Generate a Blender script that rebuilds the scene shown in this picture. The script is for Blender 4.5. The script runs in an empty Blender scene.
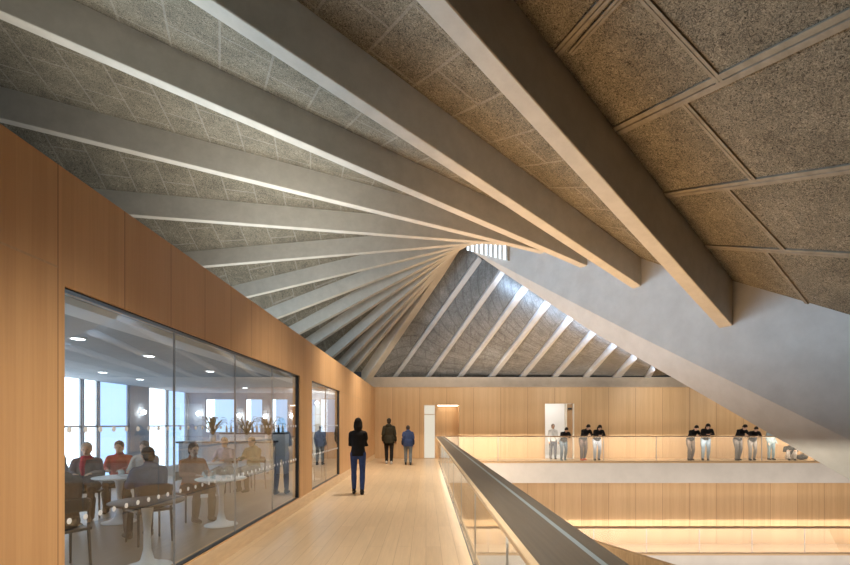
import bpy, bmesh, math, random
from mathutils import Vector, Matrix
random.seed(7)
sc = bpy.context.scene
COL = sc.collection
V = Vector
F, CX, CY, H = 460.0, 426.0, 424.0, 1.6      # focal (px), vanishing point (px), eye height

def U(px, py, y):
    """photo pixel at depth y -> point in the building"""
    return V(((px - CX) * y / F, y, H + (CY - py) * y / F))

# ------------------------------------------------------------------ materials
def mat(name, base=(.8, .8, .8), rough=.6, metal=0.0, emit=None, estr=0.0, spec=.5):
    m = bpy.data.materials.new(name); m.use_nodes = True
    b = m.node_tree.nodes['Principled BSDF']
    b.inputs['Base Color'].default_value = (*base, 1)
    b.inputs['Roughness'].default_value = rough
    b.inputs['Metallic'].default_value = metal
    b.inputs['Specular IOR Level'].default_value = spec
    if emit:
        b.inputs['Emission Color'].default_value = (*emit, 1)
        b.inputs['Emission Strength'].default_value = estr
    return m

def nd(m, t, **kw):
    n = m.node_tree.nodes.new(t)
    for k, v in kw.items():
        if k in n.inputs: n.inputs[k].default_value = v
        else: setattr(n, k, v)
    return n
def lk(m, a, b): m.node_tree.links.new(a, b)

def noisy(name, c1, c2, scale, rough=.7, bump=0.0, detail=6, stretch=(1, 1, 1), coord='Object', spec=.4, lo=.35, hi=.65):
    m = mat(name, c1, rough, spec=spec)
    b = m.node_tree.nodes['Principled BSDF']
    tc = nd(m, 'ShaderNodeTexCoord'); mp = nd(m, 'ShaderNodeMapping'); mp.inputs['Scale'].default_value = stretch
    nz = nd(m, 'ShaderNodeTexNoise', Scale=scale, Detail=detail, Roughness=.65)
    cr = nd(m, 'ShaderNodeValToRGB')
    cr.color_ramp.elements[0].position = lo; cr.color_ramp.elements[0].color = (*c1, 1)
    cr.color_ramp.elements[1].position = hi; cr.color_ramp.elements[1].color = (*c2, 1)
    lk(m, tc.outputs[coord], mp.inputs['Vector']); lk(m, mp.outputs[0], nz.inputs['Vector'])
    lk(m, nz.outputs['Fac'], cr.inputs['Fac']); lk(m, cr.outputs['Color'], b.inputs['Base Color'])
    if bump:
        bp = nd(m, 'ShaderNodeBump', Strength=bump, Distance=.02)
        lk(m, nz.outputs['Fac'], bp.inputs['Height']); lk(m, bp.outputs[0], b.inputs['Normal'])
    return m

def wood_panels(name, c1, c2, axis, pitch, off=0.0, rough=.45, joint=.55):
    """oak veneer: vertical grain, panels of given pitch along 'axis', thin joints"""
    m = mat(name, c1, rough, spec=.35); b = m.node_tree.nodes['Principled BSDF']
    tc = nd(m, 'ShaderNodeTexCoord'); sep = nd(m, 'ShaderNodeSeparateXYZ'); lk(m, tc.outputs['Object'], sep.inputs[0])
    a = sep.outputs[axis]
    ad = nd(m, 'ShaderNodeMath', operation='ADD'); ad.inputs[1].default_value = off + 100 * pitch; lk(m, a, ad.inputs[0])
    dv = nd(m, 'ShaderNodeMath', operation='DIVIDE'); dv.inputs[1].default_value = pitch; lk(m, ad.outputs[0], dv.inputs[0])
    fl = nd(m, 'ShaderNodeMath', operation='FLOOR'); lk(m, dv.outputs[0], fl.inputs[0])
    fr = nd(m, 'ShaderNodeMath', operation='FRACT'); lk(m, dv.outputs[0], fr.inputs[0])
    wn = nd(m, 'ShaderNodeTexWhiteNoise', noise_dimensions='1D'); lk(m, fl.outputs[0], wn.inputs['W'])
    # narrow boards inside each panel
    d2 = nd(m, 'ShaderNodeMath', operation='MULTIPLY'); d2.inputs[1].default_value = 9.0; lk(m, ad.outputs[0], d2.inputs[0])
    f2 = nd(m, 'ShaderNodeMath', operation='FLOOR'); lk(m, d2.outputs[0], f2.inputs[0])
    w2 = nd(m, 'ShaderNodeTexWhiteNoise', noise_dimensions='1D'); lk(m, f2.outputs[0], w2.inputs['W'])
    mp = nd(m, 'ShaderNodeMapping'); mp.inputs['Scale'].default_value = (30, 30, .9); lk(m, tc.outputs['Object'], mp.inputs[0])
    nz = nd(m, 'ShaderNodeTexNoise', Scale=1.6, Detail=5, Roughness=.6); lk(m, mp.outputs[0], nz.inputs['Vector'])
    s1 = nd(m, 'ShaderNodeMath', operation='MULTIPLY_ADD'); s1.inputs[1].default_value = .22; lk(m, wn.outputs['Value'], s1.inputs[0])
    s0 = nd(m, 'ShaderNodeMath', operation='MULTIPLY_ADD'); s0.inputs[1].default_value = .22; s0.inputs[2].default_value = .0; lk(m, w2.outputs['Value'], s0.inputs[0])
    lk(m, s0.outputs[0], s1.inputs[2])
    s2 = nd(m, 'ShaderNodeMath', operation='MULTIPLY_ADD'); s2.inputs[1].default_value = .6; lk(m, nz.outputs['Fac'], s2.inputs[0]); lk(m, s1.outputs[0], s2.inputs[2])
    cr = nd(m, 'ShaderNodeValToRGB')
    cr.color_ramp.elements[0].position = .2; cr.color_ramp.elements[0].color = (*c1, 1)
    cr.color_ramp.elements[1].position = .85; cr.color_ramp.elements[1].color = (*c2, 1)
    lk(m, s2.outputs[0], cr.inputs['Fac'])
    lt = nd(m, 'ShaderNodeMath', operation='LESS_THAN'); lt.inputs[1].default_value = .014; lk(m, fr.outputs[0], lt.inputs[0])
    mx = nd(m, 'ShaderNodeMixRGB', blend_type='MULTIPLY'); mx.inputs['Color2'].default_value = (joint, joint * .9, joint * .8, 1)
    lk(m, lt.outputs[0], mx.inputs['Fac']); lk(m, cr.outputs['Color'], mx.inputs['Color1']); lk(m, mx.outputs[0], b.inputs['Base Color'])
    return m

def plank_floor(name, c1, c2, rough=.32):
    m = mat(name, c1, rough, spec=.5); b = m.node_tree.nodes['Principled BSDF']
    tc = nd(m, 'ShaderNodeTexCoord'); mp = nd(m, 'ShaderNodeMapping'); mp.inputs['Rotation'].default_value = (0, 0, math.pi / 2)
    lk(m, tc.outputs['Object'], mp.inputs[0])
    bk = nd(m, 'ShaderNodeTexBrick', Scale=1.0); bk.inputs['Color1'].default_value = (*c1, 1); bk.inputs['Color2'].default_value = (*c2, 1)
    bk.inputs['Mortar'].default_value = (c1[0] * .72, c1[1] * .68, c1[2] * .62, 1); bk.inputs['Mortar Size'].default_value = .003
    bk.inputs['Brick Width'].default_value = 2.4; bk.inputs['Row Height'].default_value = .19; bk.inputs['Bias'].default_value = 0
    lk(m, mp.outputs[0], bk.inputs['Vector'])
    mp2 = nd(m, 'ShaderNodeMapping'); mp2.inputs['Scale'].default_value = (14, .8, 1); lk(m, tc.outputs['Object'], mp2.inputs[0])
    nz = nd(m, 'ShaderNodeTexNoise', Scale=2.0, Detail=5, Roughness=.6); lk(m, mp2.outputs[0], nz.inputs['Vector'])
    mr = nd(m, 'ShaderNodeMapRange'); mr.inputs['To Min'].default_value = .78; mr.inputs['To Max'].default_value = 1.15; lk(m, nz.outputs['Fac'], mr.inputs[0])
    mx = nd(m, 'ShaderNodeMixRGB', blend_type='MULTIPLY'); mx.inputs['Fac'].default_value = 1
    lk(m, bk.outputs['Color'], mx.inputs['Color1']); lk(m, mr.outputs[0], mx.inputs['Color2']); lk(m, mx.outputs[0], b.inputs['Base Color'])
    return m

def glass_mat(name, tint=(1, 1, 1), ior=1.5, gain=1.0, veil=0.0):
    m = bpy.data.materials.new(name); m.use_nodes = True; nt = m.node_tree; nt.nodes.clear()
    out = nt.nodes.new('ShaderNodeOutputMaterial'); mix = nt.nodes.new('ShaderNodeMixShader')
    tr = nt.nodes.new('ShaderNodeBsdfTransparent'); tr.inputs[0].default_value = (*tint, 1)
    gl = nt.nodes.new('ShaderNodeBsdfGlossy'); gl.inputs['Roughness'].default_value = .0
    fr = nt.nodes.new('ShaderNodeFresnel'); fr.inputs['IOR'].default_value = ior
    mu = nt.nodes.new('ShaderNodeMath'); mu.operation = 'MULTIPLY'; mu.inputs[1].default_value = gain; mu.use_clamp = True
    ge = nt.nodes.new('ShaderNodeNewGeometry'); inv = nt.nodes.new('ShaderNodeMath'); inv.operation = 'SUBTRACT'; inv.inputs[0].default_value = 1; nt.links.new(ge.outputs['Backfacing'], inv.inputs[1])
    m2 = nt.nodes.new('ShaderNodeMath'); m2.operation = 'MULTIPLY'
    nt.links.new(fr.outputs[0], mu.inputs[0]); nt.links.new(mu.outputs[0], m2.inputs[0]); nt.links.new(inv.outputs[0], m2.inputs[1]); nt.links.new(m2.outputs[0], mix.inputs[0])
    if veil:
        df = nt.nodes.new('ShaderNodeBsdfDiffuse'); df.inputs[0].default_value = (.9, .86, .78, 1); mv = nt.nodes.new('ShaderNodeMixShader'); mv.inputs[0].default_value = veil
        nt.links.new(tr.outputs[0], mv.inputs[1]); nt.links.new(df.outputs[0], mv.inputs[2]); nt.links.new(mv.outputs[0], mix.inputs[1])
    else: nt.links.new(tr.outputs[0], mix.inputs[1])
    nt.links.new(gl.outputs[0], mix.inputs[2]); nt.links.new(mix.outputs[0], out.inputs[0])
    return m

def emis(name, c, s):
    m = mat(name, (0.02, 0.02, 0.02), .6, emit=c, estr=s); return m

def woodwool(name, joints=.45, c1=(.022, .020, .015), c2=(.36, .315, .235), rowh=.82, bw=1.15, mort=(.40, .37, .32), msize=.022):
    """wood-wool acoustic boards, lighter joint strips, from UV in metres"""
    m = mat(name, (.2, .18, .15), .9, spec=.15); b = m.node_tree.nodes['Principled BSDF']
    tc = nd(m, 'ShaderNodeTexCoord')
    n1 = nd(m, 'ShaderNodeTexNoise', Scale=24.0, Detail=5, Roughness=.75, Distortion=2.5); lk(m, tc.outputs['Object'], n1.inputs['Vector'])
    n2 = nd(m, 'ShaderNodeTexNoise', Scale=1.8, Detail=6, Roughness=.7); lk(m, tc.outputs['Object'], n2.inputs['Vector'])
    cr = nd(m, 'ShaderNodeValToRGB')
    cr.color_ramp.elements[0].position = .36; cr.color_ramp.elements[0].color = (*c1, 1)
    cr.color_ramp.elements[1].position = .64; cr.color_ramp.elements[1].color = (*c2, 1)
    lk(m, n1.outputs['Fac'], cr.inputs['Fac'])
    mr = nd(m, 'ShaderNodeMapRange'); mr.inputs['To Min'].default_value = .35; mr.inputs['To Max'].default_value = 1.55; lk(m, n2.outputs['Fac'], mr.inputs[0])
    mx = nd(m, 'ShaderNodeMixRGB', blend_type='MULTIPLY'); mx.inputs['Fac'].default_value = 1
    lk(m, cr.outputs['Color'], mx.inputs['Color1']); lk(m, mr.outputs[0], mx.inputs['Color2'])
    bk = nd(m, 'ShaderNodeTexBrick', Scale=1.0); bk.inputs['Brick Width'].default_value = bw; bk.inputs['Row Height'].default_value = rowh
    bk.inputs['Mortar Size'].default_value = msize; bk.inputs['Color1'].default_value = (0, 0, 0, 1); bk.inputs['Color2'].default_value = (0, 0, 0, 1)
    bk.inputs['Mortar'].default_value = (1, 1, 1, 1); bk.inputs['Mortar Smooth'].default_value = .2
    lk(m, tc.outputs['UV'], bk.inputs['Vector'])
    m2 = nd(m, 'ShaderNodeMixRGB'); m2.inputs['Color2'].default_value = (*mort, 1)
    jf = nd(m, 'ShaderNodeMath', operation='MULTIPLY'); jf.inputs[1].default_value = joints; lk(m, bk.outputs['Color'], jf.inputs[0])
    lk(m, jf.outputs[0], m2.inputs['Fac']); lk(m, mx.outputs[0], m2.inputs['Color1']); lk(m, m2.outputs[0], b.inputs['Base Color'])
    bp = nd(m, 'ShaderNodeBump', Strength=.6, Distance=.02); lk(m, n1.outputs['Fac'], bp.inputs['Height']); lk(m, bp.outputs[0], b.inputs['Normal'])
    return m

M = {}
M['concrete'] = noisy('concrete', (.46, .425, .36), (.53, .49, .42), 3.0, rough=.75)
M['concrete_far_cool_lit'] = noisy('concrete_far_cool_lit', (.47, .50, .53), (.54, .57, .60), 3.0, rough=.75)  # cooler copy of the rib concrete, cool daylight put into its colour
M['concrete_beam'] = noisy('concrete_beam', (.50, .49, .47), (.57, .56, .54), 2.0, rough=.75)
M['woodwool'] = woodwool('woodwool', .3); M['woodwool_plain'] = woodwool('woodwool_plain', 0.0); M['woodwool_far_cool_lit'] = woodwool('woodwool_far_cool_lit', .3, (.05, .053, .055), (.44, .455, .46), .36, 1.3, (.06, .065, .07), .03)  # far slope boards carry cool daylight in their greyer colour
M['batten'] = noisy('batten', (.20, .17, .125), (.27, .235, .18), 6, rough=.7)
M['oak_left'] = wood_panels('oak_left', (.54, .31, .145), (.68, .42, .21), 'Y', .66, off=-2.97 % .66)
M['oak_back'] = wood_panels('oak_back', (.50, .32, .165), (.66, .45, .255), 'X', 1.25, off=.3)
M['oak'] = noisy('oak', (.46, .29, .15), (.58, .38, .21), 3, rough=.45, stretch=(8, 8, 1))
M['oak_dark'] = noisy('oak_dark', (.22, .13, .07), (.29, .18, .10), 3, rough=.45)
M['oak_pale'] = noisy('oak_pale', (.70, .53, .34), (.80, .62, .41), 3, rough=.45, stretch=(1, 1, 8))
M['floor'] = plank_floor('floor_oak', (.57, .42, .265), (.63, .47, .305))
M['floor_cafe'] = plank_floor('floor_cafe', (.24, .175, .11), (.29, .21, .135), .35)  # tan colour stands in for the walkway floor's reflection in the glazing
M['plaster'] = noisy('plaster', (.58, .52, .47), (.64, .575, .52), 1.2, rough=.8)
M['cafe_ceiling'] = noisy('cafe_ceiling', (.40, .43, .46), (.46, .49, .52), 1.0, rough=.8)
M['cafe_wall'] = mat('cafe_wall', (.38, .42, .48), .7)
M['white'] = mat('white', (.82, .81, .79), .5)
M['cream'] = mat('cream', (.85, .80, .70), .5)
M['bronze'] = noisy('bronze', (.12, .10, .075), (.15, .125, .095), 4, rough=.42, stretch=(10, .3, 10))
M['bronze_edge'] = mat('bronze_edge', (.34, .43, .48), .35, .2)  # rail channel: reflected sky painted as an even grey-blue
M['dark_metal'] = mat('dark_metal', (.05, .055, .06), .45, .6)
M['grey_metal'] = mat('grey_metal', (.35, .37, .39), .4, .6)
M['pale_metal'] = mat('pale_metal', (.5, .55, .6), .5)
M['chrome'] = mat('chrome', (.7, .7, .7), .25, 1)
M['glass'] = glass_mat('glass', (.90, .95, .99), 1.5, 2.3)
M['glass_rail'] = glass_mat('glass_rail', (.96, .98, .97), 1.45, .8)
M['glass_far'] = glass_mat('glass_far', (.97, .97, .96), 1.45, .8, .08)
M['dots'] = mat('dots', (.75, .78, .82), .7)
M['led'] = emis('led', (1, .84, .62), 6)
M['lit_glass'] = emis('lit_glass', (1, .90, .72), .72)
M['bulb'] = emis('bulb', (1, .93, .82), 30)
M['downlight'] = emis('downlight', (1, .96, .9), 8)
M['sky_pane'] = emis('sky_pane', (.86, .94, 1.0), 3.2)
M['blue_pane'] = emis('blue_pane', (.48, .71, 1.0), 1.6)
M['roof_pane'] = emis('roof_pane', (.80, .90, 1.0), 2.6)
M['leaf'] = noisy('leaf', (.03, .06, .03), (.07, .12, .05), 6)
M['skin'] = mat('skin', (.55, .33, .23), .55)
M['eye'] = mat('eye', (.02, .02, .02), .3)
M['lip'] = mat('lip', (.35, .12, .10), .5)
M['chair_black'] = mat('chair_black', (.035, .033, .032), .5)
M['porcelain'] = mat('porcelain', (.8, .8, .8), .25)
M['drink_glass'] = glass_mat('drink_glass', (.9, .95, .97), 1.45, 1.2)
M['bottle_dark'] = mat('bottle_dark', (.03, .05, .035), .2)
M['bottle_pale'] = mat('bottle_pale', (.6, .62, .6), .3)
_cloth = {}
def cloth(c, n):
    if n not in _cloth: _cloth[n] = noisy('cloth_' + n, tuple(x * .85 for x in c), tuple(min(1, x * 1.15) for x in c), 14, rough=.85, spec=.2)
    return _cloth[n]

# ------------------------------------------------------------------ mesh helpers
def link(name, bm, material, parent=None, smooth=False, recalc=True):
    if recalc: bmesh.ops.recalc_face_normals(bm, faces=bm.faces)
    me = bpy.data.meshes.new(name); bm.to_mesh(me); bm.free()
    o = bpy.data.objects.new(name, me); COL.objects.link(o)
    for mm in (material if isinstance(material, list) else [material]): me.materials.append(mm)
    if smooth:
        for p in me.polygons: p.use_smooth = True
    if parent is not None: o.parent = parent
    return o
def tag(o, label, cat, group=None, kind=None):
    o['label'] = label; o['category'] = cat
    if group: o['group'] = group
    if kind: o['kind'] = kind
    return o
def struct(o, label=None, cat=None):
    o['kind'] = 'structure'
    if label: o['label'] = label
    if cat: o['category'] = cat
    return o
def empty(name, label, cat, loc=(0, 0, 0), rz=0, group=None):
    o = bpy.data.objects.new(name, None); COL.objects.link(o); o.location = loc; o.rotation_euler = (0, 0, rz); o.empty_display_size = .2
    return tag(o, label, cat, group)
def box(bm, x0, x1, y0, y1, z0, z1, mi=0):
    vs = [bm.verts.new(p) for p in ((x0,y0,z0),(x1,y0,z0),(x1,y1,z0),(x0,y1,z0),(x0,y0,z1),(x1,y0,z1),(x1,y1,z1),(x0,y1,z1))]
    for f in ((0,3,2,1),(4,5,6,7),(0,1,5,4),(1,2,6,5),(2,3,7,6),(3,0,4,7)):
        bm.faces.new([vs[i] for i in f]).material_index = mi
    return vs
def hexa(bm, p):
    vs = [bm.verts.new(q) for q in p]
    for f in ((0,3,2,1),(4,5,6,7),(0,1,5,4),(1,2,6,5),(2,3,7,6),(3,0,4,7)): bm.faces.new([vs[i] for i in f])
def boxes(*bs):
    bm = bmesh.new()
    for b in bs: box(bm, *b)
    return bm
def prism(bm, poly, axis, a, b):
    """extrude a polygon (2D in the other two axes) along axis from a to b"""
    def P(u, w, t):
        return {'Y': (u, t, w), 'X': (t, u, w), 'Z': (u, w, t)}[axis]
    A = [bm.verts.new(P(u, w, a)) for u, w in poly]; B = [bm.verts.new(P(u, w, b)) for u, w in poly]
    n = len(poly)
    bm.faces.new(A); bm.faces.new(B[::-1])
    for i in range(n): bm.faces.new((A[i], A[(i+1) % n], B[(i+1) % n], B[i]))
def lathe(bm, prof, n=16, c=(0, 0, 0)):
    rings = []
    for r, z in prof:
        if r < 1e-5: rings.append([bm.verts.new((c[0], c[1], c[2] + z))])
        else: rings.append([bm.verts.new((c[0] + r*math.cos(2*math.pi*i/n), c[1] + r*math.sin(2*math.pi*i/n), c[2] + z)) for i in range(n)])
    for a, b in zip(rings, rings[1:]):
        for i in range(n):
            j = (i + 1) % n
            if len(a) == 1 and len(b) == 1: continue
            if len(a) == 1: bm.faces.new((a[0], b[i], b[j]))
            elif len(b) == 1: bm.faces.new((a[i], a[j], b[0]))
            else: bm.faces.new((a[i], a[j], b[j], b[i]))
    for r in (rings[0], rings[-1]):
        if len(r) > 2: bm.faces.new(r)
def tube(bm, pts, rads, n=10, side=None, caps=True):
    """closed loft of elliptical rings; rads: float or (a along side, b)"""
    pts = [V(p) for p in pts]; rings = []
    for i, p in enumerate(pts):
        t = (pts[min(i+1, len(pts)-1)] - pts[max(i-1, 0)]).normalized()
        s = V(side) if side is not None else (V((0, 0, 1)) if abs(t.z) < .9 else V((1, 0, 0)))
        s = (s - t * s.dot(t)).normalized(); b = t.cross(s)
        r = rads[i] if isinstance(rads[i], (tuple, list)) else (rads[i], rads[i])
        rings.append([bm.verts.new(p + s*r[0]*math.cos(2*math.pi*k/n) + b*r[1]*math.sin(2*math.pi*k/n)) for k in range(n)])
    for a, b in zip(rings, rings[1:]):
        for k in range(n): bm.faces.new((a[k], a[(k+1) % n], b[(k+1) % n], b[k]))
    if caps: bm.faces.new(rings[0][::-1]); bm.faces.new(rings[-1])
def limb(bm, pts, rads, n=10, side=None):
    """tube with rounded ends"""
    pts = [V(p) for p in pts]
    r0 = rads[0] if not isinstance(rads[0], (tuple, list)) else min(rads[0]); r1 = rads[-1] if not isinstance(rads[-1], (tuple, list)) else min(rads[-1])
    t0 = (pts[0] - pts[1]).normalized(); t1 = (pts[-1] - pts[-2]).normalized()
    sc_ = lambda r, k: tuple(x*k for x in r) if isinstance(r, (tuple, list)) else r*k
    P = [pts[0] + t0*r0*.9, pts[0] + t0*r0*.6] + pts + [pts[-1] + t1*r1*.6, pts[-1] + t1*r1*.9]
    R = [sc_(rads[0], .35), sc_(rads[0], .78)] + list(rads) + [sc_(rads[-1], .78), sc_(rads[-1], .35)]
    tube(bm, P, R, n, side)
def ellipsoid(bm, c, r, rot=None, nu=16, nv=12):
    m = Matrix.Translation(V(c)) @ (rot if rot is not None else Matrix.Identity(4)) @ Matrix.Diagonal((*r, 1))
    bmesh.ops.create_uvsphere(bm, u_segments=nu, v_segments=nv, radius=1, matrix=m)

# ------------------------------------------------------------------ dimensions
XL = -2.38            # corridor face of the left wall
YB = 21.3             # back wall face
YE = 19.75            # edge of the far balcony
WT = 3.28             # top of the oak walls
XG = .556             # glass balustrade line of the walkway
XR = 24.0
ZLOW = -3.95          # floor of the lower gallery

# ------------------------------------------------------------------ setting
o = link('floor', boxes((XL-.12, .62, -3, YB, -.45, 0), (.62, XR, YE, YB, -.06, 0)), M['floor']); struct(o)
o = link('floor_cafe', boxes((-8.2, XL-.12, -2, 15.6, -.45, 0)), M['floor_cafe']); struct(o)
o = link('floor_lower', boxes((-2, XR, YE, YB, ZLOW-.2, ZLOW)), M['floor']); struct(o)
o = link('trim_1', boxes((.62, XR, YE-.02, YE+.3, -.93, -.075)), M['plaster']); struct(o, 'pale plaster slab edge below the far balcony', 'slab edge')
o = link('trim_2', boxes((.62, XR, YE-.04, YE+.02, -.075, -.005)), M['oak']); struct(o, 'oak nosing along the edge of the far balcony', 'nosing')
o = link('trim_3', boxes((-2, XR, YE-.02, YE+.3, ZLOW-1.6, ZLOW-.085)), M['plaster']); struct(o, 'pale plaster slab edge of the lower gallery', 'slab edge')
o = link('trim_4', boxes((-2, XR, YE-.04, YE+.02, ZLOW-.085, ZLOW-.005)), M['oak']); struct(o, 'oak nosing along the edge of the lower gallery', 'nosing')

W1 = (3.03, 8.69); W2 = (9.6, 12.73); WZ = (.21, 2.51)
T = XL - .14
bm = boxes((T, XL, -3, W1[0], 0, WT), (T, XL, W1[0], W1[1], 0, WZ[0]), (T, XL, W1[0], W1[1], WZ[1], WT),
           (T, XL, W1[1], W2[0], 0, WT), (T, XL, W2[0], W2[1], 0, WZ[0]), (T, XL, W2[0], W2[1], WZ[1], WT), (T, XL, W2[1], YB, 0, WT))
wl = link('wall_left', bm, M['oak_left']); struct(wl)
o = link('joint', boxes((XL-.01, XL+.002, -3, W1[0]-.06, 2.608, 2.622), (XL-.01, XL+.002, W2[1]+.1, YB, 2.50, 2.512)), M['oak'], wl)
o = link('baseboard_left', boxes((XL-.02, XL+.012, W1[0]-.06, YB, 0, .20)), M['oak_pale']); struct(o)  # handrail LED glow on the baseboard put into a paler oak colour

# back wall with two doorways
D1 = (-.09, 1.53, 2.48); D2 = (5.51, 6.86, 2.55)
bm = boxes((XL-.2, D1[0], YB, YB+.2, -.06, WT), (D1[0], D1[1], YB, YB+.2, D1[2], WT), (D1[1], D2[0], YB, YB+.2, -.06, WT),
           (D2[0], D2[1], YB, YB+.2, D2[2], WT), (D2[1], XR, YB, YB+.2, -.06, WT))
wb = link('wall_back', bm, M['oak_back']); struct(wb)
o = link('wall_back_lower', boxes((-2, XR, YB, YB+.2, ZLOW-.2, -.06)), M['oak_back']); struct(o)
o = link('trim_5', boxes((-3.4, XR, YB+.25, YB+.6, 2.6, 3.8)), noisy('concrete_warm', (.50, .42, .33), (.58, .49, .40), 2.5)); struct(o, 'concrete upstand above the oak back wall', 'upstand')
o = link('trim_6', boxes((XL-.2, XR, YB-.02, YB+.22, WT, WT+.03)), M['oak']); struct(o, 'capping of the oak back wall', 'capping')

# niche behind doorway 1
bm = boxes((D1[0], D1[1], YB+.9, YB+1.0, 0, 2.7), (D1[1], D1[1]+.05, YB+.2, YB+1, 0, 2.7), (D1[0]-.05, D1[0], YB+.2, YB+1, 0, 2.7), (D1[0]-.05, D1[1]+.05, YB+.2, YB+1, -.06, 0), (D1[0]-.05, D1[1]+.05, YB+.2, YB+1, 2.55, 2.7))
d1 = link('door_1', bm, M['oak_back']); struct(d1)
link('door_leaf', boxes((D1[0]+.01, D1[0]+.50, YB+.10, YB+.15, .02, 2.03)), M['lit_glass'], d1)
link('transom', boxes((D1[0]+.01, D1[0]+.50, YB+.10, YB+.15, 2.06, 2.47)), M['lit_glass'], d1)
link('door_post', boxes((D1[0]+.50, D1[0]+.58, YB+.05, YB+.2, 0, 2.48)), M['oak'], d1)
link('light_strip', boxes((D1[0]+.64, D1[1]-.03, YB+.22, YB+.30, 2.44, 2.48)), M['led'], d1)
# white room behind doorway 2
bm = boxes((D2[0]-.8, D2[1]+.8, YB+2.6, YB+2.7, 0, 3), (D2[0]-.85, D2[0]-.8, YB+.2, YB+2.6, 0, 3), (D2[1]+.8, D2[1]+.85, YB+.2, YB+2.6, 0, 3), (D2[0]-.8, D2[1]+.8, YB+.2, YB+2.6, 2.9, 3), (D2[0]-.8, D2[1]+.8, YB+.2, YB+2.6, -.06, 0))
o = link('wall_room', bm, M['white']); struct(o)
d2 = link('door_2', boxes((D2[0]+.96, D2[0]+1.02, YB-.01, YB+.2, 0, D2[2]), (D2[1]-.05, D2[1], YB-.01, YB+.2, 0, D2[2])), M['cream']); struct(d2)
lf = link('door_leaf', boxes((D2[0]+1.03, D2[1]-.06, YB+.08, YB+.13, .02, D2[2]-.02)), M['oak'], d2)
link('door_closer', boxes((D2[0]+1.07, D2[1]-.1, YB+.02, YB+.08, D2[2]-.28, D2[2]-.2)), M['dark_metal'], lf)
# exhibits seen through doorway 2
o = link('poster', boxes((D2[0]+.2, D2[0]+.62, YB+2.53, YB+2.57, .9, 1.75)), mat('lilac', (.42, .38, .52), .6)); tag(o, 'lilac grey poster on the white wall seen through the far doorway', 'poster')

# ------------------------------------------------------------------ corridor windows (cafe glazing)
def dot_mesh(y0, y1):
    bm = bmesh.new()
    y = y0 + .09
    while y < y1 - .05:
        for z in (.94, 1.56):
            bmesh.ops.create_cone(bm, cap_ends=True, segments=12, radius1=.021, radius2=.021, depth=.003,
                                  matrix=Matrix.Translation((XL-.044, y, z)) @ Matrix.Rotation(math.pi/2, 4, 'Y'))
        y += .149
    return bm
def corridor_window(name, w, n):
    y0, y1 = w; z0, z1 = WZ
    fr = link(name, boxes((XL-.09, XL-.02, y0, y0+.025, z0, z1), (XL-.09, XL-.02, y1-.045, y1, z0, z1), (XL-.09, XL-.02, y0, y1, z0, z0+.012), (XL-.09, XL-.02, y0, y1, z1-.012, z1)), M['dark_metal'])
    struct(fr)
    st = (y1 - y0) / n
    for i in range(n):
        a, b = y0 + i*st + .006, y0 + (i+1)*st - .006
        g = link('glass_pane', boxes((XL-.062, XL-.046, a, b, z0+.012, z1-.012)), M['glass'], fr)
        link('dot_rows', dot_mesh(a, b), M['dots'], g)
        if i: link('joint', boxes((XL-.064, XL-.044, a-.010, a-.002, z0+.02, z1-.025)), M['grey_metal'], fr)
corridor_window('window_1', W1, 4)
corridor_window('window_2', W2, 2)

# ------------------------------------------------------------------ cafe shell
XC, YC, ZC = -8.0, 15.5, 2.65
o = link('ceiling_cafe', boxes((-8.2, T, -2, 15.7, ZC, 3.2), (-3.6, T, 15.7, YB, 2.9, 3.2)), M['cafe_ceiling']); struct(o)
# facade wall on X with window openings: segments between windows
wins = [(-1.0, 1.6), (2.2, 4.8), (5.6, 7.9), (8.3, 10.73), (10.78, 11.26), (11.3, 12.43), (13.3, 14.26), (14.3, 15.4)]
bm = bmesh.new(); prev = -2
for a, b in wins:
    box(bm, XC-.2, XC, prev, a, 0, ZC); box(bm, XC-.2, XC, a, b, 0, .25); prev = b
box(bm, XC-.2, XC, prev, 15.7, 0, ZC)
o = link('wall_cafe_facade', bm, M['cafe_wall']); struct(o)
for i, (a, b) in enumerate(wins):
    fr = link('window_%d' % (3+i), boxes((XC-.1, XC-.03, a, a+.04, .25, ZC), (XC-.1, XC-.03, b-.04, b, .25, ZC), (XC-.1, XC-.03, a, b, 1.52, 1.56), (XC-.1, XC-.03, a, b, .25, .29)), M['pale_metal']); struct(fr)
    link('window_pane', boxes((XC-.09, XC-.07, a+.04, b-.04, .29, ZC)), M['blue_pane'] if i in (1, 5, 7) else M['sky_pane'], fr)
ew = [(-7.45, -6.42), (-6.1, -5.5), (-5.26, -4.65), (-4.35, -3.72), (-3.58, -2.75)]
bm = bmesh.new(); prev = -8.2
for a, b in ew:
    box(bm, prev, a, YC, YC+.2, 0, ZC); box(bm, a, b, YC, YC+.2, 0, 1.3); box(bm, a, b, YC, YC+.2, 2.46, ZC); prev = b
box(bm, prev, T, YC, YC+.2, 0, ZC)
o = link('wall_cafe_end', bm, M['cafe_wall']); struct(o)
for i, (a, b) in enumerate(ew):
    fr = link('window_%d' % (11+i), boxes((a, a+.03, YC+.03, YC+.1, 1.3, 2.46), (b-.03, b, YC+.03, YC+.1, 1.3, 2.46), (a, b, YC+.03, YC+.1, 1.3, 1.33), (a, b, YC+.03, YC+.1, 2.43, 2.46)), M['grey_metal']); struct(fr)
    m_ = (a*.7 + b*.3)
    link('window_pane', boxes((a+.03, m_, YC+.06, YC+.08, 1.33, 2.43)), M['sky_pane'], fr)
    link('roller_blind', boxes((m_, b-.03, YC+.06, YC+.08, 1.33, 2.43)), M['blue_pane'], fr)
o = link('wall_cafe_rear', boxes((-8.2, T, -2.2, -2, 0, ZC)), M['cafe_wall']); struct(o)
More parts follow.
